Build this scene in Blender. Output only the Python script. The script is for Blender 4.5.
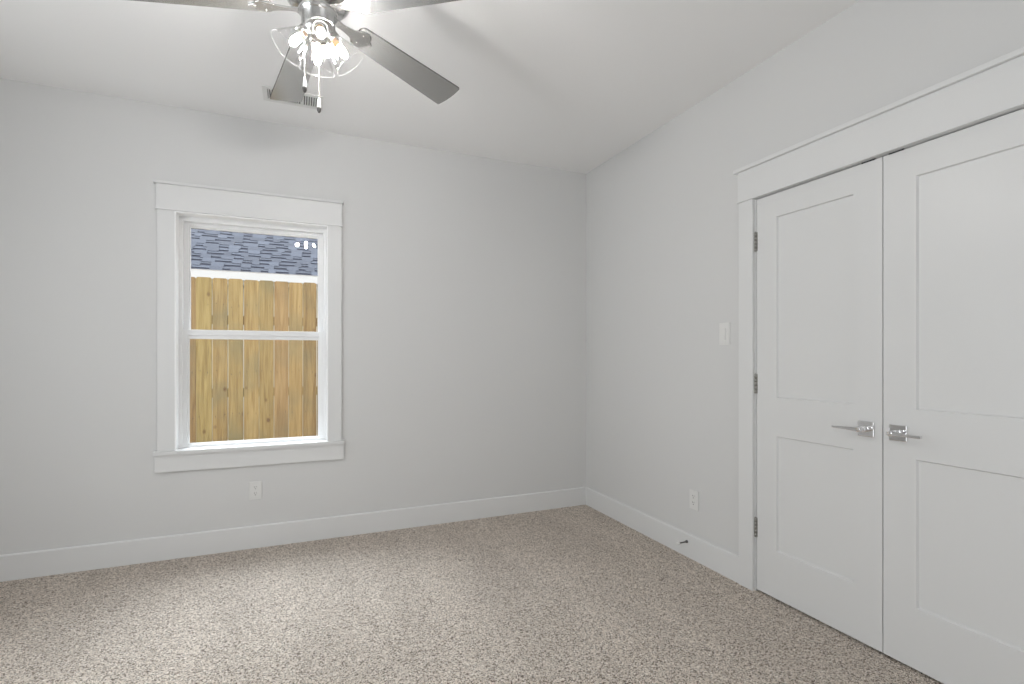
import bpy, bmesh, math, random
from mathutils import Vector, Matrix
random.seed(7)
for o in list(bpy.data.objects):
    bpy.data.objects.remove(o)
SC = bpy.context.scene
COL = SC.collection
PI = math.pi

# ------------------------------------------------------------------ camera
W_IMG = 1024
F_PX = 504.36
cam_d = bpy.data.cameras.new('camera')
cam_d.sensor_fit = 'HORIZONTAL'
cam_d.sensor_width = 36.0
cam_d.lens = F_PX / W_IMG * 36.0
cam_d.shift_y = (356.6 - 342.0) / W_IMG
cam_d.clip_start = 0.02
cam = bpy.data.objects.new('camera', cam_d)
COL.objects.link(cam)
cam.location = (0, 0, 1.223)
cam.rotation_euler = (PI / 2, 0, -math.radians(22.938))
SC.camera = cam

# ------------------------------------------------------------------ world, colour, lights
SC.view_settings.view_transform = 'Standard'
SC.view_settings.look = 'None'
SC.view_settings.gamma = 1.0
SC.view_settings.use_curve_mapping = False
SC.view_settings.exposure = 0.0
SC.cycles.use_denoising = True
SC.cycles.max_bounces = 14
SC.cycles.diffuse_bounces = 8
SC.cycles.glossy_bounces = 6
SC.cycles.transparent_max_bounces = 24
SC.cycles.sample_clamp_indirect = 6.0

SKY = 2.3
world = bpy.data.worlds.new('overcast_sky')
SC.world = world
world.use_nodes = True
wn = world.node_tree
wn.nodes.clear()
w_out = wn.nodes.new('ShaderNodeOutputWorld')
w_bg = wn.nodes.new('ShaderNodeBackground')
w_bg.inputs['Color'].default_value = (0.93, 0.97, 1.0, 1)
w_bg.inputs['Strength'].default_value = SKY
wn.links.new(w_bg.outputs[0], w_out.inputs[0])


def area(name, loc, rot, sx, sy, power, color=(1, 1, 1), portal=False):
    d = bpy.data.lights.new(name, 'AREA')
    d.shape = 'RECTANGLE'
    d.size, d.size_y = sx, sy
    d.energy = power
    d.color = color
    if portal:
        d.cycles.is_portal = True
    o = bpy.data.objects.new(name, d)
    COL.objects.link(o)
    o.location = loc
    o.rotation_euler = rot
    return o


# room box
XR, YB, ZC = 2.20, 3.617, 2.74          # right wall, back wall, ceiling
XL, YF = -2.06, -0.75                   # left wall, wall behind the camera
# unseen fill lights added along the left wall and the wall behind the camera
area('left_fill_light', (XL + 0.02, 1.30, 1.40), (0, -PI / 2, 0), 1.6, 1.7, 40, (0.92, 0.965, 1.0))
area('rear_fill_light', (1.32, YF + 0.02, 1.15), (PI / 2, 0, 0), 1.5, 2.1, 10, (0.97, 0.985, 1.0))
area('window_portal', (-0.2535, 3.76, 1.37), (-PI / 2, 0, 0), 0.86, 1.45, 1, portal=True)
# hazy sun over the roofs, coming in through the back window
sun_d = bpy.data.lights.new('hazy_sun', 'SUN')
sun_d.energy = 13.5
sun_d.angle = math.radians(66)
sun_d.color = (0.84, 0.93, 1.0)
sun = bpy.data.objects.new('hazy_sun', sun_d)
COL.objects.link(sun)
sun.location = (0, 9, 9)
sun.rotation_euler = (-math.radians(90 - 56), 0, math.radians(16))
BULB = 520.0


# ------------------------------------------------------------------ materials
def new_mat(name):
    m = bpy.data.materials.new(name)
    m.use_nodes = True
    nt = m.node_tree
    return m, nt, nt.nodes['Principled BSDF']


def nd(nt, t, **kw):
    n = nt.nodes.new(t)
    for k, v in kw.items():
        setattr(n, k, v)
    return n


def paint(name, col, rough=0.5, bump=0.0, scale=300.0, spec=0.4):
    m, nt, b = new_mat(name)
    b.inputs['Base Color'].default_value = (*col, 1)
    b.inputs['Roughness'].default_value = rough
    b.inputs['Specular IOR Level'].default_value = spec
    tc = nd(nt, 'ShaderNodeTexCoord')
    n = nd(nt, 'ShaderNodeTexNoise')
    n.inputs['Scale'].default_value = scale
    n.inputs['Detail'].default_value = 3
    nt.links.new(tc.outputs['Object'], n.inputs['Vector'])
    if bump:
        bp = nd(nt, 'ShaderNodeBump')
        bp.inputs['Strength'].default_value = bump
        bp.inputs['Distance'].default_value = 0.002
        nt.links.new(n.outputs['Fac'], bp.inputs['Height'])
        nt.links.new(bp.outputs[0], b.inputs['Normal'])
    return m


def metal(name, col, rough, aniso=0.0, noise=0.04):
    m, nt, b = new_mat(name)
    b.inputs['Base Color'].default_value = (*col, 1)
    b.inputs['Metallic'].default_value = 1.0
    tc = nd(nt, 'ShaderNodeTexCoord')
    n = nd(nt, 'ShaderNodeTexNoise')
    n.inputs['Scale'].default_value = 60
    nt.links.new(tc.outputs['Object'], n.inputs['Vector'])
    mr = nd(nt, 'ShaderNodeMapRange')
    mr.inputs['To Min'].default_value = max(0.02, rough - noise)
    mr.inputs['To Max'].default_value = rough + noise
    nt.links.new(n.outputs['Fac'], mr.inputs['Value'])
    nt.links.new(mr.outputs[0], b.inputs['Roughness'])
    return m


def thin_glass(name, tint=(1, 1, 1), edge=0.0, base=0.04):
    """clear thin glass: straight-through transmission with a Fresnel mirror"""
    m = bpy.data.materials.new(name)
    m.use_nodes = True
    nt = m.node_tree
    nt.nodes.clear()
    out = nd(nt, 'ShaderNodeOutputMaterial')
    tr = nd(nt, 'ShaderNodeBsdfTransparent')
    tr.inputs[0].default_value = (*tint, 1)
    gl = nd(nt, 'ShaderNodeBsdfGlossy')
    gl.inputs['Roughness'].default_value = 0.01
    # Schlick reflectance, the same from both sides of the sheet
    lw = nd(nt, 'ShaderNodeLayerWeight')
    lw.inputs['Blend'].default_value = 0.5
    pw = nd(nt, 'ShaderNodeMath', operation='POWER')
    pw.inputs[1].default_value = 5.0 if edge == 0 else 2.6
    nt.links.new(lw.outputs['Facing'], pw.inputs[0])
    fr = nd(nt, 'ShaderNodeMath', operation='MULTIPLY_ADD')
    fr.inputs[1].default_value = 0.6 if edge == 0 else 0.4
    fr.inputs[2].default_value = base
    nt.links.new(pw.outputs[0], fr.inputs[0])
    mx = nd(nt, 'ShaderNodeMixShader')
    nt.links.new(fr.outputs[0], mx.inputs[0])
    nt.links.new(tr.outputs[0], mx.inputs[1])
    nt.links.new(gl.outputs[0], mx.inputs[2])
    nt.links.new(mx.outputs[0], out.inputs[0])
    return m


def rim_glass():
    '''ground lip of the glass shades: half clear, half frosted'''
    m = bpy.data.materials.new('frosted_glass_lip')
    m.use_nodes = True
    nt = m.node_tree
    nt.nodes.clear()
    out = nd(nt, 'ShaderNodeOutputMaterial')
    tr = nd(nt, 'ShaderNodeBsdfTransparent')
    tl = nd(nt, 'ShaderNodeBsdfTranslucent')
    df = nd(nt, 'ShaderNodeBsdfDiffuse')
    for n in (tl, df):
        n.inputs[0].default_value = (0.9, 0.9, 0.9, 1)
    a = nd(nt, 'ShaderNodeMixShader')
    b = nd(nt, 'ShaderNodeMixShader')
    b.inputs[0].default_value = 0.035
    nt.links.new(tl.outputs[0], a.inputs[1])
    nt.links.new(df.outputs[0], a.inputs[2])
    nt.links.new(tr.outputs[0], b.inputs[1])
    nt.links.new(a.outputs[0], b.inputs[2])
    nt.links.new(b.outputs[0], out.inputs[0])
    return m


def emit(name, col, s):
    m = bpy.data.materials.new(name)
    m.use_nodes = True
    nt = m.node_tree
    nt.nodes.clear()
    out = nd(nt, 'ShaderNodeOutputMaterial')
    e = nd(nt, 'ShaderNodeEmission')
    e.inputs[0].default_value = (*col, 1)
    e.inputs[1].default_value = s
    nt.links.new(e.outputs[0], out.inputs[0])
    return m


M_WALL = paint('wall_paint', (0.63, 0.632, 0.63), 0.75, 0.10, 220, 0.25)
M_CEIL = paint('ceiling_paint', (0.83, 0.83, 0.83), 0.8, 0.10, 200, 0.2)
M_TRIM = paint('trim_enamel', (0.685, 0.69, 0.69), 0.38, 0.0)
M_DOOR = paint('door_enamel', (0.675, 0.68, 0.68), 0.34, 0.02, 40)
M_VINYL = paint('window_vinyl', (0.80, 0.805, 0.81), 0.35)
M_LINER = paint('white_liner', (0.88, 0.885, 0.89), 0.35)
M_PLATE = paint('white_plastic', (0.70, 0.70, 0.69), 0.3)
M_DARK = paint('dark_slot', (0.03, 0.03, 0.03), 0.6)
M_DUCT = paint('grey_duct', (0.10, 0.10, 0.10), 0.6)
M_GAPBLK = paint('black_catch', (0.015, 0.015, 0.015), 0.4)
M_PENDANT = paint('grey_white_enamel', (0.5, 0.5, 0.49), 0.3)
M_RUBBER = paint('white_rubber', (0.75, 0.75, 0.74), 0.6)
M_CHROME = metal('polished_chrome', (0.82, 0.82, 0.83), 0.08)
M_NICKEL = metal('brushed_nickel', (0.60, 0.60, 0.59), 0.24)
M_SOCKET = metal('dark_nickel_socket', (0.30, 0.295, 0.29), 0.30)
M_STEEL = metal('satin_hinge_steel', (0.42, 0.41, 0.39), 0.32)
M_DKMET_SHADE = metal('dark_steel_and_pendant_shade', (0.16, 0.155, 0.15), 0.35)
M_GLASS = thin_glass('window_glass', base=0.025)
M_SHADE = thin_glass('clear_shade_glass', (0.985, 0.985, 0.985), 1.0, 0.004)
M_RIM = rim_glass()
M_BULB = emit('lit_bulb', (1.0, 0.975, 0.945), BULB)
M_BULBNECK = emit('warm_bulb_neck', (1.0, 0.62, 0.34), 1.2)
M_COPPER = metal('copper_socket_liner', (0.78, 0.52, 0.36), 0.3)
M_BLADEEDGE = paint('dark_blade_wood', (0.035, 0.03, 0.027), 0.5)
M_SIDING = paint('cream_siding', (0.62, 0.60, 0.55), 0.7)
M_GUTTER = paint('white_gutter', (0.66, 0.67, 0.69), 0.4)
M_SOIL = paint('bare_soil', (0.20, 0.165, 0.12), 0.95, 0.5, 20)

# blade underside: satin silver
M_BLADE, _nt, _b = new_mat('satin_silver_blade')
_b.inputs['Base Color'].default_value = (0.42, 0.42, 0.415, 1)
_b.inputs['Metallic'].default_value = 0.8
_b.inputs['Roughness'].default_value = 0.25

# carpet
def carpet():
    m, nt, b = new_mat('speckled_carpet')
    b.inputs['Roughness'].default_value = 1.0
    b.inputs['Specular IOR Level'].default_value = 0.05
    tc = nd(nt, 'ShaderNodeTexCoord')
    vo = nd(nt, 'ShaderNodeTexVoronoi')
    vo.inputs['Scale'].default_value = 270
    n0 = nd(nt, 'ShaderNodeTexNoise')
    n0.inputs['Scale'].default_value = 90
    n0.inputs['Detail'].default_value = 2
    mixv = nd(nt, 'ShaderNodeMix', data_type='VECTOR')
    mixv.inputs['Factor'].default_value = 0.012
    nt.links.new(tc.outputs['Object'], mixv.inputs['A'])
    nt.links.new(n0.outputs['Color'], mixv.inputs['B'])
    nt.links.new(tc.outputs['Object'], n0.inputs['Vector'])
    nt.links.new(mixv.outputs['Result'], vo.inputs['Vector'])
    sep = nd(nt, 'ShaderNodeSeparateColor')
    nt.links.new(vo.outputs['Color'], sep.inputs[0])
    cr = nd(nt, 'ShaderNodeValToRGB')
    els = cr.color_ramp.elements
    els[0].position, els[0].color = 0.0, (0.07, 0.055, 0.042, 1)
    els[1].position, els[1].color = 1.0, (0.93, 0.87, 0.80, 1)
    for p, c in ((0.16, (0.20, 0.16, 0.13, 1)), (0.3, (0.52, 0.445, 0.375, 1)), (0.55, (0.70, 0.615, 0.53, 1)), (0.8, (0.83, 0.75, 0.67, 1))):
        e = els.new(p)
        e.color = c
    nt.links.new(sep.outputs[0], cr.inputs[0])
    # tracks of the vacuum: pile leaning one way or the other
    mp = nd(nt, 'ShaderNodeMapping')
    mp.inputs['Rotation'].default_value = (0, 0, 0.35)
    mp.inputs['Scale'].default_value = (3.2, 0.9, 1)
    nt.links.new(tc.outputs['Object'], mp.inputs['Vector'])
    n1 = nd(nt, 'ShaderNodeTexNoise')
    n1.inputs['Scale'].default_value = 1.1
    n1.inputs['Detail'].default_value = 3
    nt.links.new(mp.outputs[0], n1.inputs['Vector'])
    mr = nd(nt, 'ShaderNodeMapRange')
    mr.inputs['From Min'].default_value = 0.35
    mr.inputs['From Max'].default_value = 0.65
    mr.inputs['To Min'].default_value = 0.94
    mr.inputs['To Max'].default_value = 1.06
    nt.links.new(n1.outputs['Fac'], mr.inputs['Value'])
    hv = nd(nt, 'ShaderNodeHueSaturation')
    nt.links.new(cr.outputs[0], hv.inputs['Color'])
    nt.links.new(mr.outputs[0], hv.inputs['Value'])
    nt.links.new(hv.outputs[0], b.inputs['Base Color'])
    bp = nd(nt, 'ShaderNodeBump')
    bp.inputs['Strength'].default_value = 0.9
    bp.inputs['Distance'].default_value = 0.006
    inv = nd(nt, 'ShaderNodeMath', operation='SUBTRACT')
    inv.inputs[0].default_value = 1.0
    nt.links.new(vo.outputs['Distance'], inv.inputs[1])
    nt.links.new(inv.outputs[0], bp.inputs['Height'])
    nt.links.new(bp.outputs[0], b.inputs['Normal'])
    return m


M_CARPET = carpet()


def wood():
    m, nt, b = new_mat('cedar_fence_wood')
    b.inputs['Roughness'].default_value = 0.8
    tc = nd(nt, 'ShaderNodeTexCoord')
    oi = nd(nt, 'ShaderNodeObjectInfo')
    mul = nd(nt, 'ShaderNodeMath', operation='MULTIPLY')
    mul.inputs[1].default_value = 37.0
    nt.links.new(oi.outputs['Random'], mul.inputs[0])
    comb = nd(nt, 'ShaderNodeCombineXYZ')
    for i in range(3):
        nt.links.new(mul.outputs[0], comb.inputs[i])
    add = nd(nt, 'ShaderNodeVectorMath', operation='ADD')
    nt.links.new(tc.outputs['Object'], add.inputs[0])
    nt.links.new(comb.outputs[0], add.inputs[1])
    # large knots bend the grain
    mpk = nd(nt, 'ShaderNodeMapping')
    mpk.inputs['Scale'].default_value = (6.0, 6.0, 4.2)
    nt.links.new(add.outputs[0], mpk.inputs['Vector'])
    vk = nd(nt, 'ShaderNodeTexVoronoi')
    vk.inputs['Scale'].default_value = 0.95
    nt.links.new(mpk.outputs[0], vk.inputs['Vector'])
    knot = nd(nt, 'ShaderNodeMapRange')
    knot.inputs['From Min'].default_value = 0.04
    knot.inputs['From Max'].default_value = 0.13
    knot.inputs['To Min'].default_value = 1.0
    knot.inputs['To Max'].default_value = 0.0
    nt.links.new(vk.outputs['Distance'], knot.inputs['Value'])
    mp = nd(nt, 'ShaderNodeMapping')
    mp.inputs['Scale'].default_value = (26, 26, 1.6)
    nt.links.new(add.outputs[0], mp.inputs['Vector'])
    gr = nd(nt, 'ShaderNodeTexNoise')
    gr.inputs['Scale'].default_value = 1.6
    gr.inputs['Detail'].default_value = 6
    gr.inputs['Distortion'].default_value = 0.7
    nt.links.new(mp.outputs[0], gr.inputs['Vector'])
    cr = nd(nt, 'ShaderNodeValToRGB')
    els = cr.color_ramp.elements
    els[0].position, els[0].color = 0.30, (0.23, 0.145, 0.050, 1)
    els[1].position, els[1].color = 0.72, (0.40, 0.285, 0.118, 1)
    e = els.new(0.5)
    e.color = (0.315, 0.215, 0.083, 1)
    nt.links.new(gr.outputs['Fac'], cr.inputs[0])
    # weathered grey-green blotches
    bl = nd(nt, 'ShaderNodeTexNoise')
    bl.inputs['Scale'].default_value = 2.6
    bl.inputs['Detail'].default_value = 4
    nt.links.new(add.outputs[0], bl.inputs['Vector'])
    bm_ = nd(nt, 'ShaderNodeMapRange')
    bm_.inputs['From Min'].default_value = 0.46
    bm_.inputs['From Max'].default_value = 0.72
    bm_.inputs['To Max'].default_value = 0.85
    nt.links.new(bl.outputs['Fac'], bm_.inputs['Value'])
    m1 = nd(nt, 'ShaderNodeMix', data_type='RGBA')
    m1.inputs['B'].default_value = (0.20, 0.165, 0.083, 1)
    nt.links.new(bm_.outputs[0], m1.inputs['Factor'])
    nt.links.new(cr.outputs[0], m1.inputs['A'])
    # per board tone
    hs = nd(nt, 'ShaderNodeHueSaturation')
    hmr = nd(nt, 'ShaderNodeMapRange')
    hmr.inputs['To Min'].default_value = 0.485
    hmr.inputs['To Max'].default_value = 0.507
    nt.links.new(oi.outputs['Random'], hmr.inputs['Value'])
    nt.links.new(hmr.outputs[0], hs.inputs['Hue'])
    vmr = nd(nt, 'ShaderNodeMapRange')
    vmr.inputs['To Min'].default_value = 0.80
    vmr.inputs['To Max'].default_value = 1.1
    fr = nd(nt, 'ShaderNodeMath', operation='FRACT')
    m7 = nd(nt, 'ShaderNodeMath', operation='MULTIPLY')
    m7.inputs[1].default_value = 7.13
    nt.links.new(oi.outputs['Random'], m7.inputs[0])
    nt.links.new(m7.outputs[0], fr.inputs[0])
    nt.links.new(fr.outputs[0], vmr.inputs['Value'])
    nt.links.new(vmr.outputs[0], hs.inputs['Value'])
    nt.links.new(m1.outputs['Result'], hs.inputs['Color'])
    m2 = nd(nt, 'ShaderNodeMix', data_type='RGBA')
    m2.inputs['B'].default_value = (0.13, 0.062, 0.022, 1)
    nt.links.new(knot.outputs[0], m2.inputs['Factor'])
    nt.links.new(hs.outputs[0], m2.inputs['A'])
    nt.links.new(m2.outputs['Result'], b.inputs['Base Color'])
    return m


M_WOOD = wood()


def shingle():
    m, nt, b = new_mat('slate_blue_shingle')
    b.inputs['Roughness'].default_value = 0.95
    ge = nd(nt, 'ShaderNodeNewGeometry')
    cr = nd(nt, 'ShaderNodeValToRGB')
    els = cr.color_ramp.elements
    els[0].position, els[0].color = 0.0, (0.034, 0.038, 0.054, 1)
    els[1].position, els[1].color = 1.0, (0.060, 0.067, 0.090, 1)
    nt.links.new(ge.outputs['Random Per Island'], cr.inputs[0])
    tc = nd(nt, 'ShaderNodeTexCoord')
    n = nd(nt, 'ShaderNodeTexNoise')
    n.inputs['Scale'].default_value = 160
    nt.links.new(tc.outputs['Object'], n.inputs['Vector'])
    mr = nd(nt, 'ShaderNodeMapRange')
    mr.inputs['To Min'].default_value = 0.6
    mr.inputs['To Max'].default_value = 1.4
    nt.links.new(n.outputs['Fac'], mr.inputs['Value'])
    hs = nd(nt, 'ShaderNodeHueSaturation')
    nt.links.new(cr.outputs[0], hs.inputs['Color'])
    nt.links.new(mr.outputs[0], hs.inputs['Value'])
    nt.links.new(hs.outputs[0], b.inputs['Base Color'])
    return m


M_SHINGLE = shingle()
M_SHINGLEBASE = paint('dark_shingle_base', (0.018, 0.02, 0.035), 0.95)


# ------------------------------------------------------------------ mesh helpers
def box(bm, a, b, mi=0, M=None):
    lo = [min(a[i], b[i]) for i in range(3)]
    hi = [max(a[i], b[i]) for i in range(3)]
    vs = []
    for x in (0, 1):
        for y in (0, 1):
            for z in (0, 1):
                p = Vector(((lo, hi)[x][0], (lo, hi)[y][1], (lo, hi)[z][2]))
                vs.append(bm.verts.new(M @ p if M else p))
    for q in ((0, 1, 3, 2), (4, 6, 7, 5), (0, 4, 5, 1), (2, 3, 7, 6), (0, 2, 6, 4), (1, 5, 7, 3)):
        f = bm.faces.new([vs[i] for i in q])
        f.material_index = mi
    return vs


def frame_m(p, axis, up=None):
    """matrix whose Z runs along axis, origin at p"""
    z = Vector(axis).normalized()
    u = Vector(up) if up else (Vector((0, 0, 1)) if abs(z.z) < 0.95 else Vector((1, 0, 0)))
    x = u.cross(z).normalized()
    y = z.cross(x)
    m = Matrix((x, y, z)).transposed().to_4x4()
    m.translation = Vector(p)
    return m


def lathe(bm, prof, M=None, n=32, mi=0, closed=False, smooth=True):
    """prof: (r, z) pairs revolved about Z"""
    rings = []
    for r, z in prof:
        if r < 1e-6:
            p = Vector((0, 0, z))
            rings.append([bm.verts.new(M @ p if M else p)])
        else:
            ring = []
            for i in range(n):
                a = 2 * PI * i / n
                p = Vector((r * math.cos(a), r * math.sin(a), z))
                ring.append(bm.verts.new(M @ p if M else p))
            rings.append(ring)
    pairs = list(zip(rings[:-1], rings[1:]))
    if closed:
        pairs.append((rings[-1], rings[0]))
    for A, B in pairs:
        if len(A) == 1 and len(B) == 1:
            continue
        for i in range(n):
            j = (i + 1) % n
            if len(A) == 1:
                f = bm.faces.new((A[0], B[j], B[i]))
            elif len(B) == 1:
                f = bm.faces.new((A[i], A[j], B[0]))
            else:
                f = bm.faces.new((A[i], A[j], B[j], B[i]))
            f.material_index = mi
            f.smooth = smooth


def tube(bm, p0, p1, r, n=12, mi=0, r1=None):
    d = Vector(p1) - Vector(p0)
    M = frame_m(p0, d)
    L = d.length
    r1 = r if r1 is None else r1
    lathe(bm, [(0, 0), (r, 0), (r1, L), (0, L)], M, n, mi)


def prism(bm, pts, z0, z1, M=None, mi_bot=0, mi_top=0, mi_side=0):
    """extrude a 2D outline from z0 to z1"""
    lo = [bm.verts.new((M @ Vector((x, y, z0))) if M else (x, y, z0)) for x, y in pts]
    hi = [bm.verts.new((M @ Vector((x, y, z1))) if M else (x, y, z1)) for x, y in pts]
    f = bm.faces.new(lo[::-1])
    f.material_index = mi_bot
    f = bm.faces.new(hi)
    f.material_index = mi_top
    n = len(pts)
    for i in range(n):
        j = (i + 1) % n
        f = bm.faces.new((lo[i], lo[j], hi[j], hi[i]))
        f.material_index = mi_side


def obj(name, bm, mats, parent=None, bevel=0.0, seg=2, smooth_angle=None, recalc=True):
    if recalc:
        bmesh.ops.recalc_face_normals(bm, faces=bm.faces[:])
    me = bpy.data.meshes.new(name)
    bm.to_mesh(me)
    bm.free()
    for m in (mats if isinstance(mats, (list, tuple)) else [mats]):
        me.materials.append(m)
    o = bpy.data.objects.new(name, me)
    COL.objects.link(o)
    if parent is not None:
        o.parent = parent
        o.matrix_parent_inverse = Matrix.Identity(4)
        # geometry is given in room coordinates: keep it there
        off = world_loc(parent)
        o.data.transform(Matrix.Translation(-off))
    if bevel:
        b = o.modifiers.new('bevel', 'BEVEL')
        b.width = bevel
        b.segments = seg
        b.limit_method = 'ANGLE'
        b.angle_limit = math.radians(40)
    return o


def world_loc(o):
    v = Vector((0, 0, 0))
    while o is not None:
        v += o.location
        o = o.parent
    return v


def origin(o, p):
    """move a top-level mesh's origin to p without moving its surface"""
    p = Vector(p)
    o.data.transform(Matrix.Translation(-p))
    o.location = p
    return o


def tag(o, label, cat, group=None, kind=None):
    o['label'] = label
    o['category'] = cat
    if group:
        o['group'] = group
    if kind:
        o['kind'] = kind
    return o


def thing(name, loc, label, cat, group=None, kind=None):
    o = bpy.data.objects.new(name, None)
    o.empty_display_size = 0.1
    COL.objects.link(o)
    o.location = loc
    return tag(o, label, cat, group, kind)


def B():
    return bmesh.new()


# ------------------------------------------------------------------ room shell
# window opening in the back wall
WX0, WX1, WZ0, WZ1 = -0.689, 0.182, 0.640, 2.102
# closet opening in the right wall
DY0, DY1, DZ = 0.692, 1.925, 2.040
T = 0.15

bm = B()
box(bm, (XL - T, YF - T, -0.12), (XR + 0.75, YB + T, 0.0))
tag(obj('floor', bm, M_CARPET), 'speckled beige and brown carpet across the bedroom', 'floor', kind='structure')

bm = B()
box(bm, (XL - 0.6, YF - 0.6, ZC), (XR + 0.8, YB + 0.42, ZC + 0.12))
tag(obj('ceiling', bm, M_CEIL), 'flat pale grey ceiling above the fan', 'ceiling', kind='structure')

bm = B()
box(bm, (XL - T, YB, 0), (WX0, YB + T, ZC))
box(bm, (WX1, YB, 0), (XR + T, YB + T, ZC))
box(bm, (WX0, YB, 0), (WX1, YB + T, WZ0))
box(bm, (WX0, YB, WZ1), (WX1, YB + T, ZC))
tag(obj('wall_back', bm, M_WALL), 'light grey painted wall around the window', 'wall', kind='structure')

bm = B()
OY0, OY1, OZ = DY0 - 0.022, DY1 + 0.022, DZ + 0.024
box(bm, (XR, YF - T, 0), (XR + T, OY0, ZC))
box(bm, (XR, OY1, 0), (XR + T, YB, ZC))
box(bm, (XR, OY0, OZ), (XR + T, OY1, ZC))
tag(obj('wall_right', bm, M_WALL), 'light grey painted wall around the closet doors', 'wall', kind='structure')

bm = B()
VY0, VY1, VZ0, VZ1 = 0.15, 1.75, 0.65, 2.15
box(bm, (XL - T, YF - T, 0), (XL, YB, ZC))
tag(obj('wall_left', bm, M_WALL), 'light grey painted wall on the left, out of the picture', 'wall', kind='structure')
bm = B()
box(bm, (XL, YF - T, 0), (XR, YF, ZC))
tag(obj('wall_front', bm, M_WALL), 'light grey painted wall behind the viewpoint', 'wall', kind='structure')
# shell of the closet behind the doors
bm = B()
box(bm, (XR + T, 0.30, 0), (XR + 0.72, 0.34, ZC))
box(bm, (XR + T, 2.25, 0), (XR + 0.72, 2.29, ZC))
box(bm, (XR + 0.68, 0.34, 0), (XR + 0.72, 2.25, ZC))
tag(obj('wall_closet', bm, M_WALL), 'closet walls hidden behind the double doors', 'wall', kind='structure')


# ------------------------------------------------------------------ baseboards
BH, BT = 0.142, 0.015
CY0, CY1 = 0.592, 2.024   # outer edges of the closet casing


def baseboard(name, a, b, axis, face, label):
    """a..b along axis; face = wall plane coordinate, with direction into the room"""
    bm = B()
    prof = [(0, 0), (BT, 0), (BT, BH - 0.006), (BT - 0.005, BH), (0, BH)]
    pl, d = face
    lo, hi = [], []
    for (t, z) in prof:
        c = pl + d * t
        lo.append(bm.verts.new((a, c, z) if axis == 'x' else (c, a, z)))
        hi.append(bm.verts.new((b, c, z) if axis == 'x' else (c, b, z)))
    n = len(prof)
    bm.faces.new(lo)
    bm.faces.new(hi[::-1])
    for i in range(n):
        j = (i + 1) % n
        bm.faces.new((lo[i], hi[i], hi[j], lo[j]))
    return tag(obj(name, bm, M_TRIM), label, 'baseboard', kind='structure')


baseboard('baseboard_back', XL, XR - BT, 'x', (YB, -1), 'white baseboard along the window wall')
baseboard('baseboard_right', CY1, YB, 'y', (XR, -1), 'white baseboard between the closet casing and the corner')
baseboard('baseboard_left', YF, YB - BT, 'y', (XL, 1), 'white baseboard along the left wall')
baseboard('baseboard_front', XL + BT, XR - BT, 'x', (YF, 1), 'white baseboard on the wall behind the viewpoint')
baseboard('baseboard_side', YF + BT, CY0, 'y', (XR, -1), 'white baseboard on the near side of the closet')


# ------------------------------------------------------------------ window
win = thing('window_1', (-0.2535, YB + 0.08, WZ0), 'white vinyl single hung window looking onto a wooden fence', 'window', kind='structure')
FY0, FY1 = 3.682, 3.762
bm = B()
fw = 0.026
box(bm, (WX0, FY0, WZ0), (WX0 + fw, FY1, WZ1))
box(bm, (WX1 - fw, FY0, WZ0), (WX1, FY1, WZ1))
box(bm, (WX0 + fw, FY0, WZ1 - 0.034), (WX1 - fw, FY1, WZ1))
box(bm, (WX0 + fw, FY0, WZ0), (WX1 - fw, FY1, WZ0 + 0.016))
obj('window_frame', bm, M_VINYL, win, 0.002)


def sash(name, x0, x1, z0, z1, y0, y1, st, top, bot, parent, lip=0.006, gt=0.008):
    bm = B()
    box(bm, (x0, y0, z0), (x0 + st, y1, z1))
    box(bm, (x1 - st, y0, z0), (x1, y1, z1))
    box(bm, (x0 + st, y0, z1 - top), (x1 - st, y1, z1))
    box(bm, (x0 + st, y0, z0), (x1 - st, y1, z0 + bot))
    # glazing bead set back from the face
    g = 0.008
    box(bm, (x0 + st, y0 + lip, z0 + bot), (x0 + st + g, y1 - lip, z1 - top))
    box(bm, (x1 - st - g, y0 + lip, z0 + bot), (x1 - st, y1 - lip, z1 - top))
    box(bm, (x0 + st + g, y0 + lip, z1 - top - gt), (x1 - st - g, y1 - lip, z1 - top))
    box(bm, (x0 + st + g, y0 + lip, z0 + bot), (x1 - st - g, y1 - lip, z0 + bot + g))
    o = obj(name, bm, M_VINYL, parent, 0.0015)
    bm = B()
    ym = (y0 + y1) / 2
    box(bm, (x0 + st + g * .5, ym - 0.002, z0 + bot + g * .5), (x1 - st - g * .5, ym + 0.002, z1 - top - g * .5))
    obj('glass_pane', bm, M_GLASS, o)
    return o


up = sash('upper_sash', WX0 + fw - 0.004, WX1 - fw + 0.004, 1.352, WZ1 - 0.026, 3.722, 3.752, 0.030, 0.030, 0.030, win)
lo = sash('lower_sash', WX0 + fw - 0.008, WX1 - fw + 0.008, WZ0 + 0.008, 1.392, 3.688, 3.718, 0.034, 0.034, 0.024, win, 0.011, 0.024)

cas = thing('trim_1', (-0.2535, YB, 0.53), 'white flat window casing with capped header, sill and apron', 'window casing', kind='structure')
CT = 0.019
bm = B()
box(bm, (-0.779, YB - CT, 0.655), (WX0, YB, 2.104))
obj('side_casing', bm, M_TRIM, cas, 0.0015)
bm = B()
box(bm, (WX1, YB - CT, 0.655), (0.268, YB, 2.104))
obj('side_casing', bm, M_TRIM, cas, 0.0015)
bm = B()
box(bm, (-0.783, YB - 0.022, 2.112), (0.270, YB, 2.258))
obj('header_board', bm, M_TRIM, cas, 0.0012)
bm = B()
box(bm, (-0.788, YB - 0.026, 2.104), (0.275, YB, 2.112))
obj('header_fillet', bm, M_TRIM, cas, 0.002)
bm = B()
box(bm, (-0.796, YB - 0.034, 2.258), (0.281, YB, 2.274))
obj('header_cap', bm, M_TRIM, cas, 0.003)
bm = B()
box(bm, (-0.796, YB - 0.036, 0.634), (0.286, YB - 0.0005, 0.655))
box(bm, (WX0, YB - 0.0005, 0.634), (WX1, 3.690, 0.655))
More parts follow.
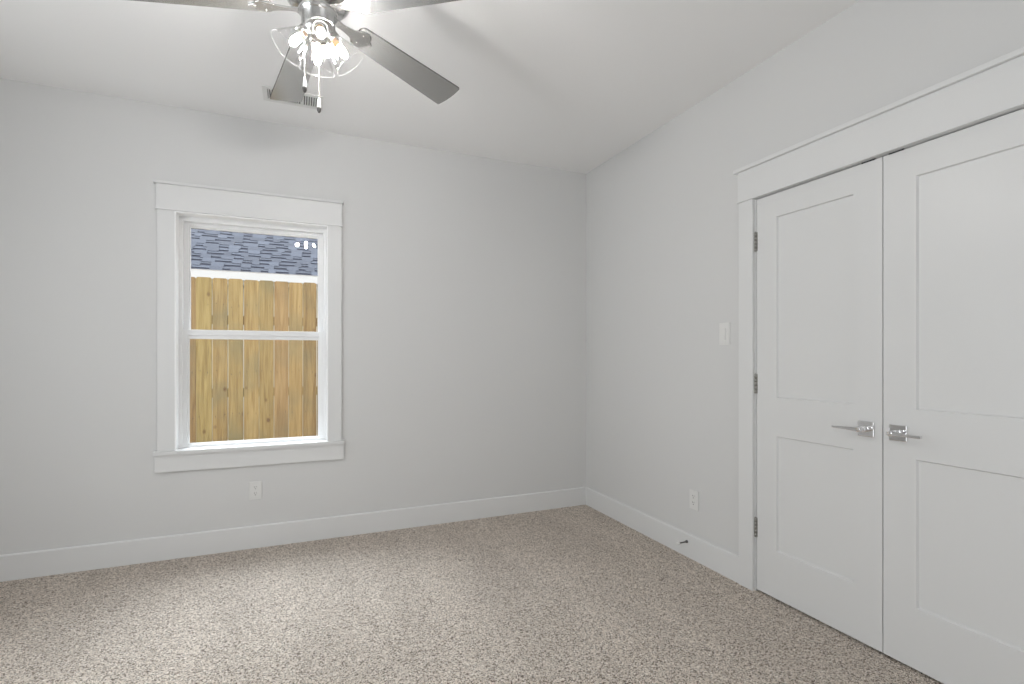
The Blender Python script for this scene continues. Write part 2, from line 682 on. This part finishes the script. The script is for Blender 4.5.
obj('window_sill', bm, M_TRIM, cas, 0.0)
bm = B()
box(bm, (-0.792, YB - CT, 0.528), (0.284, YB, 0.634))
obj('apron', bm, M_TRIM, cas, 0.0015)
# drywall returns / jamb liners
bm = B()
box(bm, (WX0 - 0.001, YB - 0.018, 0.655), (WX0 + 0.006, 3.684, WZ1))
box(bm, (WX1 - 0.006, YB - 0.018, 0.655), (WX1 + 0.001, 3.684, WZ1))
box(bm, (WX0 + 0.006, YB - 0.018, WZ1 - 0.006), (WX1 - 0.006, 3.684, WZ1 + 0.001))
obj('jamb_liner', bm, M_LINER, cas)


# ------------------------------------------------------------------ closet casing, jamb and doors
cc = thing('trim_2', (XR, 1.308, 0), 'white flat closet door casing with tall capped header', 'door casing', kind='structure')
for y0, y1 in ((1.9335, CY1), (CY0, 0.6835)):
    bm = B()
    box(bm, (XR - 0.02, y0, 0), (XR, y1, 2.046))
    obj('side_casing', bm, M_TRIM, cc, 0.0015)
bm = B()
box(bm, (XR - 0.023, CY0 - 0.004, 2.0555), (XR, CY1 + 0.004, 2.207))
obj('header_board', bm, M_TRIM, cc, 0.0015)
bm = B()
box(bm, (XR - 0.027, CY0 - 0.010, 2.046), (XR, CY1 + 0.010, 2.0555))
obj('header_fillet', bm, M_TRIM, cc, 0.002)
bm = B()
box(bm, (XR - 0.038, CY0 - 0.022, 2.207), (XR, CY1 + 0.022, 2.228))
obj('header_cap', bm, M_TRIM, cc, 0.004)
bm = B()
box(bm, (XR, OY0, 0), (XR + T, DY0 - 0.003, OZ))
box(bm, (XR, DY1 + 0.003, 0), (XR + T, OY1, OZ))
box(bm, (XR, DY0 - 0.003, DZ + 0.005), (XR + T, DY1 + 0.003, OZ))
# door stop strip
box(bm, (XR + 0.040, DY0 - 0.003, 0), (XR + 0.06, DY0 + 0.012, DZ + 0.005))
box(bm, (XR + 0.040, DY1 - 0.012, 0), (XR + 0.06, DY1 + 0.003, DZ + 0.005))
box(bm, (XR + 0.040, DY0 + 0.012, DZ - 0.01), (XR + 0.06, DY1 - 0.012, DZ + 0.005))
obj('door_jamb', bm, M_TRIM, cc)


def closet_door(name, y0, y1, py0, py1, hinge_y, side, label):
    """side = +1: lever points to +Y (towards the window wall)"""
    FX, BX, RX = XR, XR + 0.035, XR + 0.009
    z0, z1 = 0.012, DZ
    zp = ((0.248, 0.824), (1.017, 1.924))
    bm = B()
    # stiles and rails
    xs = [y0, py0, py1, y1]
    zs = [z0, zp[0][0], zp[0][1], zp[1][0], zp[1][1], z1]
    ch = 0.004

    def quad(pts):
        bm.faces.new([bm.verts.new(p) for p in pts])
    for i in range(3):
        for k in range(5):
            a, b_, c, d = xs[i], xs[i + 1], zs[k], zs[k + 1]
            if i == 1 and k in (1, 3):
                # recessed flat panel with a small sloped edge
                A = [(FX, a, c), (FX, b_, c), (FX, b_, d), (FX, a, d)]
                I = [(RX, a + ch, c + ch), (RX, b_ - ch, c + ch), (RX, b_ - ch, d - ch), (RX, a + ch, d - ch)]
                quad(I[::-1])
                for q in range(4):
                    r = (q + 1) % 4
                    quad([A[r], A[q], I[q], I[r]])
            else:
                quad([(FX, a, c), (FX, a, d), (FX, b_, d), (FX, b_, c)])
    quad([(BX, y0, z0), (BX, y1, z0), (BX, y1, z1), (BX, y0, z1)])
    quad([(FX, y0, z0), (BX, y0, z0), (BX, y0, z1), (FX, y0, z1)])
    quad([(FX, y1, z0), (FX, y1, z1), (BX, y1, z1), (BX, y1, z0)])
    quad([(FX, y0, z1), (BX, y0, z1), (BX, y1, z1), (FX, y1, z1)])
    quad([(FX, y0, z0), (FX, y1, z0), (BX, y1, z0), (BX, y0, z0)])
    bmesh.ops.remove_doubles(bm, verts=bm.verts[:], dist=1e-5)
    d = obj(name, bm, M_DOOR)
    origin(d, (XR, hinge_y, 0))
    tag(d, label, 'door', kind='structure')
    # handle
    hy = 1.372 if side > 0 else 1.249
    hz = 0.919
    bm = B()
    box(bm, (FX - 0.009, hy - 0.033, hz - 0.033), (FX, hy + 0.033, hz + 0.033))
    h = obj('door_handle', bm, M_CHROME, d, 0.0045, 3)
    h['label'] = 'polished chrome lever handle on a square rose'
    bm = B()
    tube(bm, (FX - 0.009, hy, hz), (FX - 0.036, hy, hz), 0.013, 20)
    tube(bm, (FX - 0.036, hy, hz), (FX - 0.060, hy, hz), 0.0105, 20)
    # flat lever arm, slightly tapering
    Y = lambda t: hy + side * t
    prof = [(-0.012, 0.0085), (0.012, 0.0085), (0.05, 0.006), (0.109, 0.0055)]
    rows = []
    for t, hh in prof:
        xo = FX - 0.052 - 0.004 * max(0, t) / 0.12
        rows.append([bm.verts.new((xo + dx, Y(t), hz + 0.001 + dz)) for dx, dz in ((-0.007, -hh), (0.007, -hh), (0.007, hh), (-0.007, hh))])
    bm.faces.new(rows[0])
    bm.faces.new(rows[-1][::-1])
    for A, Bq in zip(rows[:-1], rows[1:]):
        for i in range(4):
            j = (i + 1) % 4
            bm.faces.new((A[i], A[j], Bq[j], Bq[i]))
    obj('lever', bm, M_CHROME, h, 0.0015)
    # hinges
    for za, zb in ((0.284, 0.384), (1.031, 1.132), (1.772, 1.871)):
        bm = B()
        hx = FX - 0.005
        nseg = 5
        for s in range(nseg):
            a = za + (zb - za) * s / nseg
            c = za + (zb - za) * (s + 1) / nseg - 0.0012
            tube(bm, (hx, hinge_y, a), (hx, hinge_y, c), 0.0058, 12)
        tube(bm, (hx, hinge_y, zb - 0.001), (hx, hinge_y, zb + 0.004), 0.004, 10, 0, 0.002)
        box(bm, (FX - 0.0015, hinge_y - 0.010, za), (FX + 0.0008, hinge_y + 0.010, zb))
        hg = obj('hinge', bm, M_STEEL, d)
        hg['label'] = 'satin steel butt hinge'
    # catch in the top edge
    cy0, cy1 = (1.338, 1.393) if side > 0 else (1.231, 1.286)
    bm = B()
    box(bm, (FX - 0.0012, cy0, DZ - 0.001), (FX + 0.022, cy1, DZ + 0.0046))
    c = obj('catch_plate', bm, M_GAPBLK, d)
    c['label'] = 'black catch at the top edge'
    return d


closet_door('door_1', 1.3098, DY1, 1.428, 1.806, 1.9285, +1, 'white two-panel closet door nearer the corner, chrome lever pointing left')
closet_door('door_2', DY0, 1.3062, 0.810, 1.187, 0.6885, -1, 'white two-panel closet door at the right edge, chrome lever pointing right')


# ------------------------------------------------------------------ small wall fittings
def plate_wall_back(cx, cz):
    return Matrix.Translation((cx, YB, cz))           # local -Y into the room


def plate_wall_right(cy, cz):
    return Matrix.Translation((XR, cy, cz)) @ Matrix.Rotation(-PI / 2, 4, 'Z')


def outlet(M, loc, label):
    t = thing('wall_outlet', loc, label, 'outlet')
    bm = B()
    box(bm, (-0.036, -0.006, -0.058), (0.036, 0, 0.058), 0, M)
    obj('cover_plate', bm, M_PLATE, t, 0.002)
    for s in (-1, 1):
        bm = B()
        z = s * 0.0195
        prism(bm, [(0.0165 * math.cos(a) if abs(math.cos(a)) < .9 else 0.0165 * math.copysign(.93, math.cos(a)), z + 0.0145 * math.sin(a)) for a in [2 * PI * i / 24 for i in range(24)]],
              0.0055, 0.0085, M @ Matrix.Rotation(PI / 2, 4, 'X'))
        r = obj('receptacle', bm, M_PLATE, t)
        bm = B()
        box(bm, (-0.0072, -0.0092, z + 0.001), (-0.005, -0.008, z + 0.009), 0, M)
        box(bm, (0.005, -0.0092, z + 0.002), (0.0072, -0.008, z + 0.008), 0, M)
        box(bm, (-0.0022, -0.0092, z - 0.0095), (0.0022, -0.008, z - 0.0045), 0, M)
        sl = obj('slots', bm, M_DARK, r)
        sl['label'] = 'dark plug slots'
    bm = B()
    tube(bm, M @ Vector((0, -0.0055, 0)), M @ Vector((0, -0.0075, 0)), 0.003, 10)
    obj('plate_screw', bm, M_PLATE, t)
    return t


outlet(plate_wall_back(-0.254, 0.366), (-0.254, YB, 0.366), 'white wall outlet under the window')
outlet(plate_wall_right(2.374, 0.359), (XR, 2.374, 0.359), 'white wall outlet on the right wall above the baseboard')

t = thing('light_switch', (XR, 2.136, 1.350), 'white wall switch plate left of the closet casing', 'light switch')
M = plate_wall_right(2.136, 1.350)
bm = B()
box(bm, (-0.0375, -0.006, -0.062), (0.0375, 0, 0.062), 0, M)
obj('cover_plate', bm, M_PLATE, t, 0.002)
bm = B()
# local +X runs to -Y: towards the door
vs = box(bm, (-0.0165, -0.0095, -0.033), (0.0105, -0.005, 0.033), 0, M)
obj('rocker', bm, M_PLATE, t, 0.001)
bm = B()
box(bm, (0.0125, -0.0066, -0.033), (0.0155, -0.0055, 0.033), 0, M)
box(bm, (0.0118, -0.0105, 0.006), (0.0162, -0.0055, 0.014), 0, M)
obj('dimmer_slider', bm, M_PLATE, t)
for zz in (-0.048, 0.048):
    bm = B()
    tube(bm, M @ Vector((-0.002, -0.0055, zz)), M @ Vector((-0.002, -0.0073, zz)), 0.0028, 10)
    obj('plate_screw', bm, M_PLATE, t)

# door stop on the baseboard
DSY, DSZ = 2.420, 0.094
t = thing('door_stop', (XR - BT, DSY, DSZ), 'small dark metal rod door stop on the right baseboard', 'door stop')
bx = XR - BT
bm = B()
lathe(bm, [(0, 0), (0.0095, 0), (0.0095, 0.003), (0.008, 0.008), (0.006, 0.010), (0, 0.010)], frame_m((bx, DSY, DSZ), (-1, 0, 0)), 20)
obj('base_flange', bm, M_DKMET_SHADE, t)
bm = B()
pr = [(0, 0.009)]
for i in range(15):
    z = 0.010 + i * 0.0035
    pr += [(0.0034, z), (0.0045, z + 0.00175)]
pr += [(0.0042, 0.0625), (0, 0.0625)]
lathe(bm, pr, frame_m((bx, DSY, DSZ), (-1, 0, -0.03)), 14)
obj('spring_rod', bm, M_DKMET_SHADE, t)
bm = B()
lathe(bm, [(0, 0.061), (0.0085, 0.061), (0.0095, 0.068), (0.0085, 0.077), (0.005, 0.080), (0, 0.080)], frame_m((bx, DSY, DSZ), (-1, 0, -0.03)), 18)
tip = obj('rubber_tip', bm, M_RUBBER, t)
tip['label'] = 'white rubber tip'

# ceiling air register
vx0, vx1, vy0, vy1 = -0.190, 0.136, 3.136, 3.308
t = thing('air_vent', ((vx0 + vx1) / 2, (vy0 + vy1) / 2, ZC), 'white louvred air register in the ceiling behind the fan', 'air vent')
bm = B()
fb = 0.026
for a, b_ in (((vx0, vy0), (vx0 + fb, vy1)), ((vx1 - fb, vy0), (vx1, vy1)), ((vx0 + fb, vy0), (vx1 - fb, vy0 + fb)), ((vx0 + fb, vy1 - fb), (vx1 - fb, vy1))):
    box(bm, (a[0], a[1], ZC - 0.006), (b_[0], b_[1], ZC))
for k in (1, 2):
    xm = vx0 + fb + (vx1 - vx0 - 2 * fb) * k / 3
    box(bm, (xm - 0.005, vy0 + fb, ZC - 0.006), (xm + 0.005, vy1 - fb, ZC))
obj('vent_frame', bm, M_PLATE, t, 0.001)
bm = B()
box(bm, (vx0 + 0.02, vy0 + 0.02, ZC - 0.0006), (vx1 - 0.02, vy1 - 0.02, ZC - 0.0001))
o = obj('duct_opening', bm, M_DUCT, t)
o['label'] = 'dark opening behind the louvres'
bm = B()
nl = 21
wi = vx1 - vx0 - 2 * fb
for i in range(nl):
    xm = vx0 + fb + wi * (i + 0.5) / nl
    Mx = Matrix.Translation((xm, 0, ZC - 0.004)) @ Matrix.Rotation(math.radians(-38 if i < nl / 2 else 38), 4, 'Y')
    box(bm, (-0.0042, vy0 + fb, -0.0006), (0.0042, vy1 - fb, 0.0006), 0, Mx)
obj('louvres', bm, M_PLATE, t)


# ------------------------------------------------------------------ ceiling fan
HX, HY, ZB = 0.066, 1.957, 2.480
fan = thing('ceiling_fan', (HX, HY, ZC), 'brushed nickel ceiling fan with four lit clear glass shades', 'ceiling fan')
H0 = Matrix.Translation((HX, HY, 0))
bm = B()
lathe(bm, [(0, ZC), (0.068, ZC), (0.068, ZC - 0.012), (0.060, ZC - 0.035), (0.038, ZC - 0.055), (0.016, ZC - 0.060), (0, ZC - 0.060)], H0, 40)
obj('canopy', bm, M_NICKEL, fan)
bm = B()
lathe(bm, [(0, ZC - 0.05), (0.0115, ZC - 0.05), (0.0115, 2.590), (0, 2.590)], H0, 20)
obj('downrod', bm, M_NICKEL, fan)
bm = B()
lathe(bm, [(0, 2.605), (0.024, 2.605), (0.030, 2.588), (0.060, 2.580), (0.100, 2.566), (0.112, 2.545), (0.112, 2.515), (0.108, 2.505), (0.098, 2.494), (0.088, 2.486), (0.0, 2.486)], H0, 48)
obj('motor_housing', bm, M_NICKEL, fan)
bm = B()
lathe(bm, [(0, 2.488), (0.068, 2.488), (0.068, 2.462), (0.062, 2.456), (0.058, 2.452), (0.058, 2.402), (0.052, 2.390), (0.040, 2.378), (0.018, 2.372), (0.010, 2.362), (0, 2.360)], H0, 40)
obj('switch_housing', bm, M_NICKEL, fan)

BLADE_HEADS = [61.4 + 72 * k for k in range(5)]
PITCH = -math.radians(11)
DROOP = math.radians(4.2)
R0, R1 = 0.155, 0.660


def blade_outline():
    # local x along the blade, y across; narrower at the root, rounded corners
    w0, w1 = 0.052, 0.072
    pts = []

    def corner(cx, cy, r, a0, a1, n=6):
        for i in range(n + 1):
            a = a0 + (a1 - a0) * i / n
            pts.append((cx + r * math.cos(a), cy + r * math.sin(a)))
    corner(R1 - 0.008, -w1 + 0.008, 0.008, -PI / 2, 0)
    # gently bowed tip
    for i in range(1, 6):
        t_ = -1 + 2 * i / 6
        pts.append((R1 + 0.006 * (1 - t_ * t_), t_ * (w1 - 0.008)))
    corner(R1 - 0.008, w1 - 0.008, 0.008, 0, PI / 2)
    corner(R0 + 0.022, w0 - 0.022, 0.022, PI / 2, PI)
    corner(R0 + 0.022, -w0 + 0.022, 0.022, PI, 1.5 * PI)
    return pts


def make_blade(head):
    # heading is clockwise from +Y
    Rz = Matrix.Rotation(PI / 2 - math.radians(head), 4, 'Z')
    M = Matrix.Translation((HX, HY, ZB)) @ Rz @ Matrix.Rotation(DROOP, 4, 'Y') @ Matrix.Rotation(PITCH, 4, 'X')
    bm = B()
    prism(bm, blade_outline(), -0.003, 0.003, M, 0, 1, 1)
    bl = obj('blade', bm, [M_BLADE, M_BLADEEDGE], fan)
    bl['label'] = 'satin silver blade with a dark edge'
    # iron: arm from the flywheel, spreading into a plate under the blade root
    bm = B()
    prism(bm, [(0.058, -0.017), (0.105, -0.013), (0.140, -0.020), (0.170, -0.036), (0.192, -0.040), (0.205, -0.030), (0.212, -0.012), (0.232, 0.0),
               (0.212, 0.012), (0.205, 0.030), (0.192, 0.040), (0.170, 0.036), (0.140, 0.020), (0.105, 0.013), (0.058, 0.017)], -0.0085, -0.0032, M)
    for sx, sy in ((0.178, -0.022), (0.178, 0.022), (0.212, 0.0)):
        lathe(bm, [(0, -0.0105), (0.004, -0.0100), (0.005, -0.0075), (0, -0.0075)], M @ Matrix.Translation((sx, sy, 0)), 10)
    obj('blade_iron', bm, M_NICKEL, bl, 0.0012)
    return bl


for hd in BLADE_HEADS:
    make_blade(hd)

TILT = math.radians(49)           # below the horizontal
for k in range(4):
    hd = math.radians(90 * k - 2)
    dirh = Vector((math.sin(hd), math.cos(hd), 0))
    ax = (dirh * math.cos(TILT) + Vector((0, 0, -math.sin(TILT)))).normalized()
    neck = Vector((HX + 0.003, HY, 2.399)) + dirh * 0.036
    M = frame_m(neck, ax)
    bm = B()
    lathe(bm, [(0, -0.03), (0.013, -0.03), (0.014, -0.012), (0.024, -0.006), (0.027, 0.0), (0.027, 0.022), (0.0245, 0.024), (0.0235, 0.006), (0, 0.006)], M, 28)
    arm = obj('lamp_socket', bm, M_SOCKET, fan)
    # shade: a clear flared glass with real thickness
    out = [(0.0255, 0.012), (0.0275, 0.022), (0.0330, 0.036), (0.0410, 0.056), (0.0500, 0.076), (0.0580, 0.096), (0.0622, 0.107), (0.0645, 0.112)]
    th = 0.0022
    inn = [(r - th, z + 0.0006) for r, z in out]
    bm = B()
    lathe(bm, out + [(out[-1][0] - th / 2, out[-1][1] + 0.0016)] + inn[::-1], M, 48, closed=True)
    lathe(bm, [(0.0638 + 0.0016 * math.cos(a), 0.1135 + 0.0016 * math.sin(a)) for a in [2 * PI * q / 8 for q in range(8)]], M, 48, mi=1, closed=True)
    s = obj('lamp_shade', bm, [M_SHADE, M_RIM], arm)
    s['label'] = 'clear flared glass shade'
    bm = B()
    lathe(bm, [(0.0, 0.006), (0.0125, 0.006), (0.0125, 0.030), (0.0, 0.030)], M, 20)
    c = obj('bulb_base', bm, M_COPPER, arm)
    bm = B()
    lathe(bm, [(0.0105, 0.029), (0.0115, 0.038), (0.0128, 0.046), (0.0130, 0.0465)], M, 24, mi=1)
    lathe(bm, [(0.0128, 0.0465), (0.0130, 0.054), (0.0136, 0.063), (0.0136, 0.071), (0.0122, 0.079), (0.0090, 0.086), (0.0042, 0.0895), (0.0, 0.0905)], M, 24, mi=0)
    bl = obj('light_bulb', bm, [M_BULB, M_BULBNECK], arm)
    bl['label'] = 'glowing light bulb'


def pull_chain(dx, dy, ztop, zbot, label):
    bm = B()
    x, y = HX + dx, HY + dy
    z = ztop
    while z > zbot + 0.05:
        lathe(bm, [(0, z), (0.0009, z - 0.0006), (0.0012, z - 0.0020), (0.0009, z - 0.0034), (0, z - 0.0040)], Matrix.Translation((x, y, 0)), 6)
        z -= 0.0038
    c = obj('pull_chain', bm, M_SOCKET, fan)
    c['label'] = label
    bm = B()
    prof = [(0, 0.056), (0.0025, 0.055), (0.0045, 0.046), (0.0070, 0.030), (0.0080, 0.018), (0.0072, 0.008), (0.004, 0.001), (0, 0)]
    T_ = Matrix.Translation((x, y, zbot))
    lathe(bm, prof[:5], T_, 18, mi=0)
    lathe(bm, prof[4:], T_, 18, mi=1)  # dark lower end paints shading into the pendant
    bmesh.ops.remove_doubles(bm, verts=bm.verts[:], dist=1e-6)
    obj('pull_pendant', bm, [M_PENDANT, M_DKMET_SHADE], c)


pull_chain(-0.046, -0.013, 2.43, 2.164, 'shorter beaded pull chain')
pull_chain(0.004, 0.045, 2.38, 2.127, 'longer beaded pull chain')


# ------------------------------------------------------------------ outside: ground, fence, neighbouring house
bm = B()
box(bm, (-14, YB + T, -0.45), (14, 22, -0.25))
tag(obj('ground', bm, M_SOIL), 'bare soil yard strip outside below the window', 'ground', kind='structure')

FYP = 5.90
fence = thing('fence', (0, FYP, -0.25), 'golden wooden picket privacy fence outside the window', 'fence')
pitch_ = 0.1415
x = -3.493
k = 0
while x < 2.60:
    bm = B()
    w = pitch_ - random.choice((0.004, 0.005, 0.006, 0.008))
    ztop = 2.022 + random.uniform(-0.004, 0.004)
    c = 0.014
    pts = [(0, -0.22), (w, -0.22), (w, ztop - c), (w - c, ztop), (c, ztop), (0, ztop - c)]
    lean = random.uniform(-0.0015, 0.0015)
    M = Matrix.Translation((x, FYP, 0)) @ Matrix.Rotation(PI / 2, 4, 'X') @ Matrix.Rotation(lean, 4, 'Z')
    prism(bm, pts, -0.016, 0.0, M)
    for zz in (0.20, 0.62, 1.06, 1.75):
        for xx in (0.03, w - 0.03):
            if random.random() < 0.6:
                lathe(bm, [(0.0, 0.0), (0.0045, 0.0), (0.0035, 0.0015), (0, 0.0018)], M @ Matrix.Translation((xx + random.uniform(-.008, .008), zz + random.uniform(-.02, .02), 0.0)), 8, mi=1)
    p = obj('picket', bm, [M_WOOD, M_DARK], fence)
    x += pitch_
    k += 1
for zz in (0.10, 0.85, 1.60):
    bm = B()
    box(bm, (-3.6, FYP + 0.017, zz - 0.045), (2.6, FYP + 0.055, zz + 0.045))
    obj('rail', bm, M_WOOD, fence)
for xx in (-2.9, -0.46, 1.98):
    bm = B()
    box(bm, (xx - 0.045, FYP + 0.056, -0.25), (xx + 0.045, FYP + 0.146, 1.85))
    obj('fence_post', bm, M_WOOD, fence)

EY, EZ = 7.45, 2.335       # eave edge of the neighbouring roof (top of the gutter)
house = thing('house', (0, EY + 0.5, -0.25), 'neighbouring house with slate blue shingle roof and white gutter behind the fence', 'house')
bm = B()
box(bm, (-7, EY + 0.45, -0.25), (7, EY + 0.65, EZ + 0.1))
obj('outer_wall', bm, M_SIDING, house)
bm = B()
# gutter: an open trough with a rolled lip
gp = [(0.0, -0.11), (0.0, -0.012), (-0.006, 0.0), (0.008, 0.0), (0.008, -0.10), (0.10, -0.10), (0.10, -0.005), (0.108, -0.005), (0.108, -0.11)]
lo_ = [bm.verts.new((-7, EY + a, EZ + b_)) for a, b_ in gp]
hi_ = [bm.verts.new((7, EY + a, EZ + b_)) for a, b_ in gp]
for i in range(len(gp)):
    j = (i + 1) % len(gp)
    bm.faces.new((lo_[i], hi_[i], hi_[j], lo_[j]))
bm.faces.new(lo_)
bm.faces.new(hi_[::-1])
g = obj('gutter', bm, M_GUTTER, house)
g['label'] = 'white gutter along the eave'
bm = B()
box(bm, (-7, EY + 0.108, EZ - 0.16), (7, EY + 0.14, EZ - 0.005))
box(bm, (-7, EY + 0.14, EZ - 0.16), (7, EY + 0.45, EZ - 0.14))
obj('fascia', bm, M_GUTTER, house)
# roof: sloping deck with laminated shingle tabs laid in courses
SLOPE = math.radians(35)
RM = Matrix.Translation((0, EY + 0.07, EZ + 0.004)) @ Matrix.Rotation(SLOPE, 4, 'X')
bm = B()
box(bm, (-7, 0, -0.02), (7, 5.6, 0.0), 1, RM)
course = 0.115
for r in range(47):
    x = -4.5 + random.uniform(0, 0.2)
    y0 = r * course
    while x < 4.5:
        w = random.choice((0.09, 0.12, 0.15, 0.19))
        gap = random.choice((0.09, 0.12, 0.16, 0.2))
        box(bm, (x, y0 - 0.004, 0.0), (x + w, y0 + course * 1.02, 0.012), 0, RM @ Matrix.Translation((0, 0, 0)) )
        if gap:
            box(bm, (x + w, y0 + 0.058, 0.0), (x + w + gap, y0 + course * 1.02, 0.007), 0, RM)
        x += w + gap
obj('roof', bm, [M_SHINGLE, M_SHINGLEBASE], house)
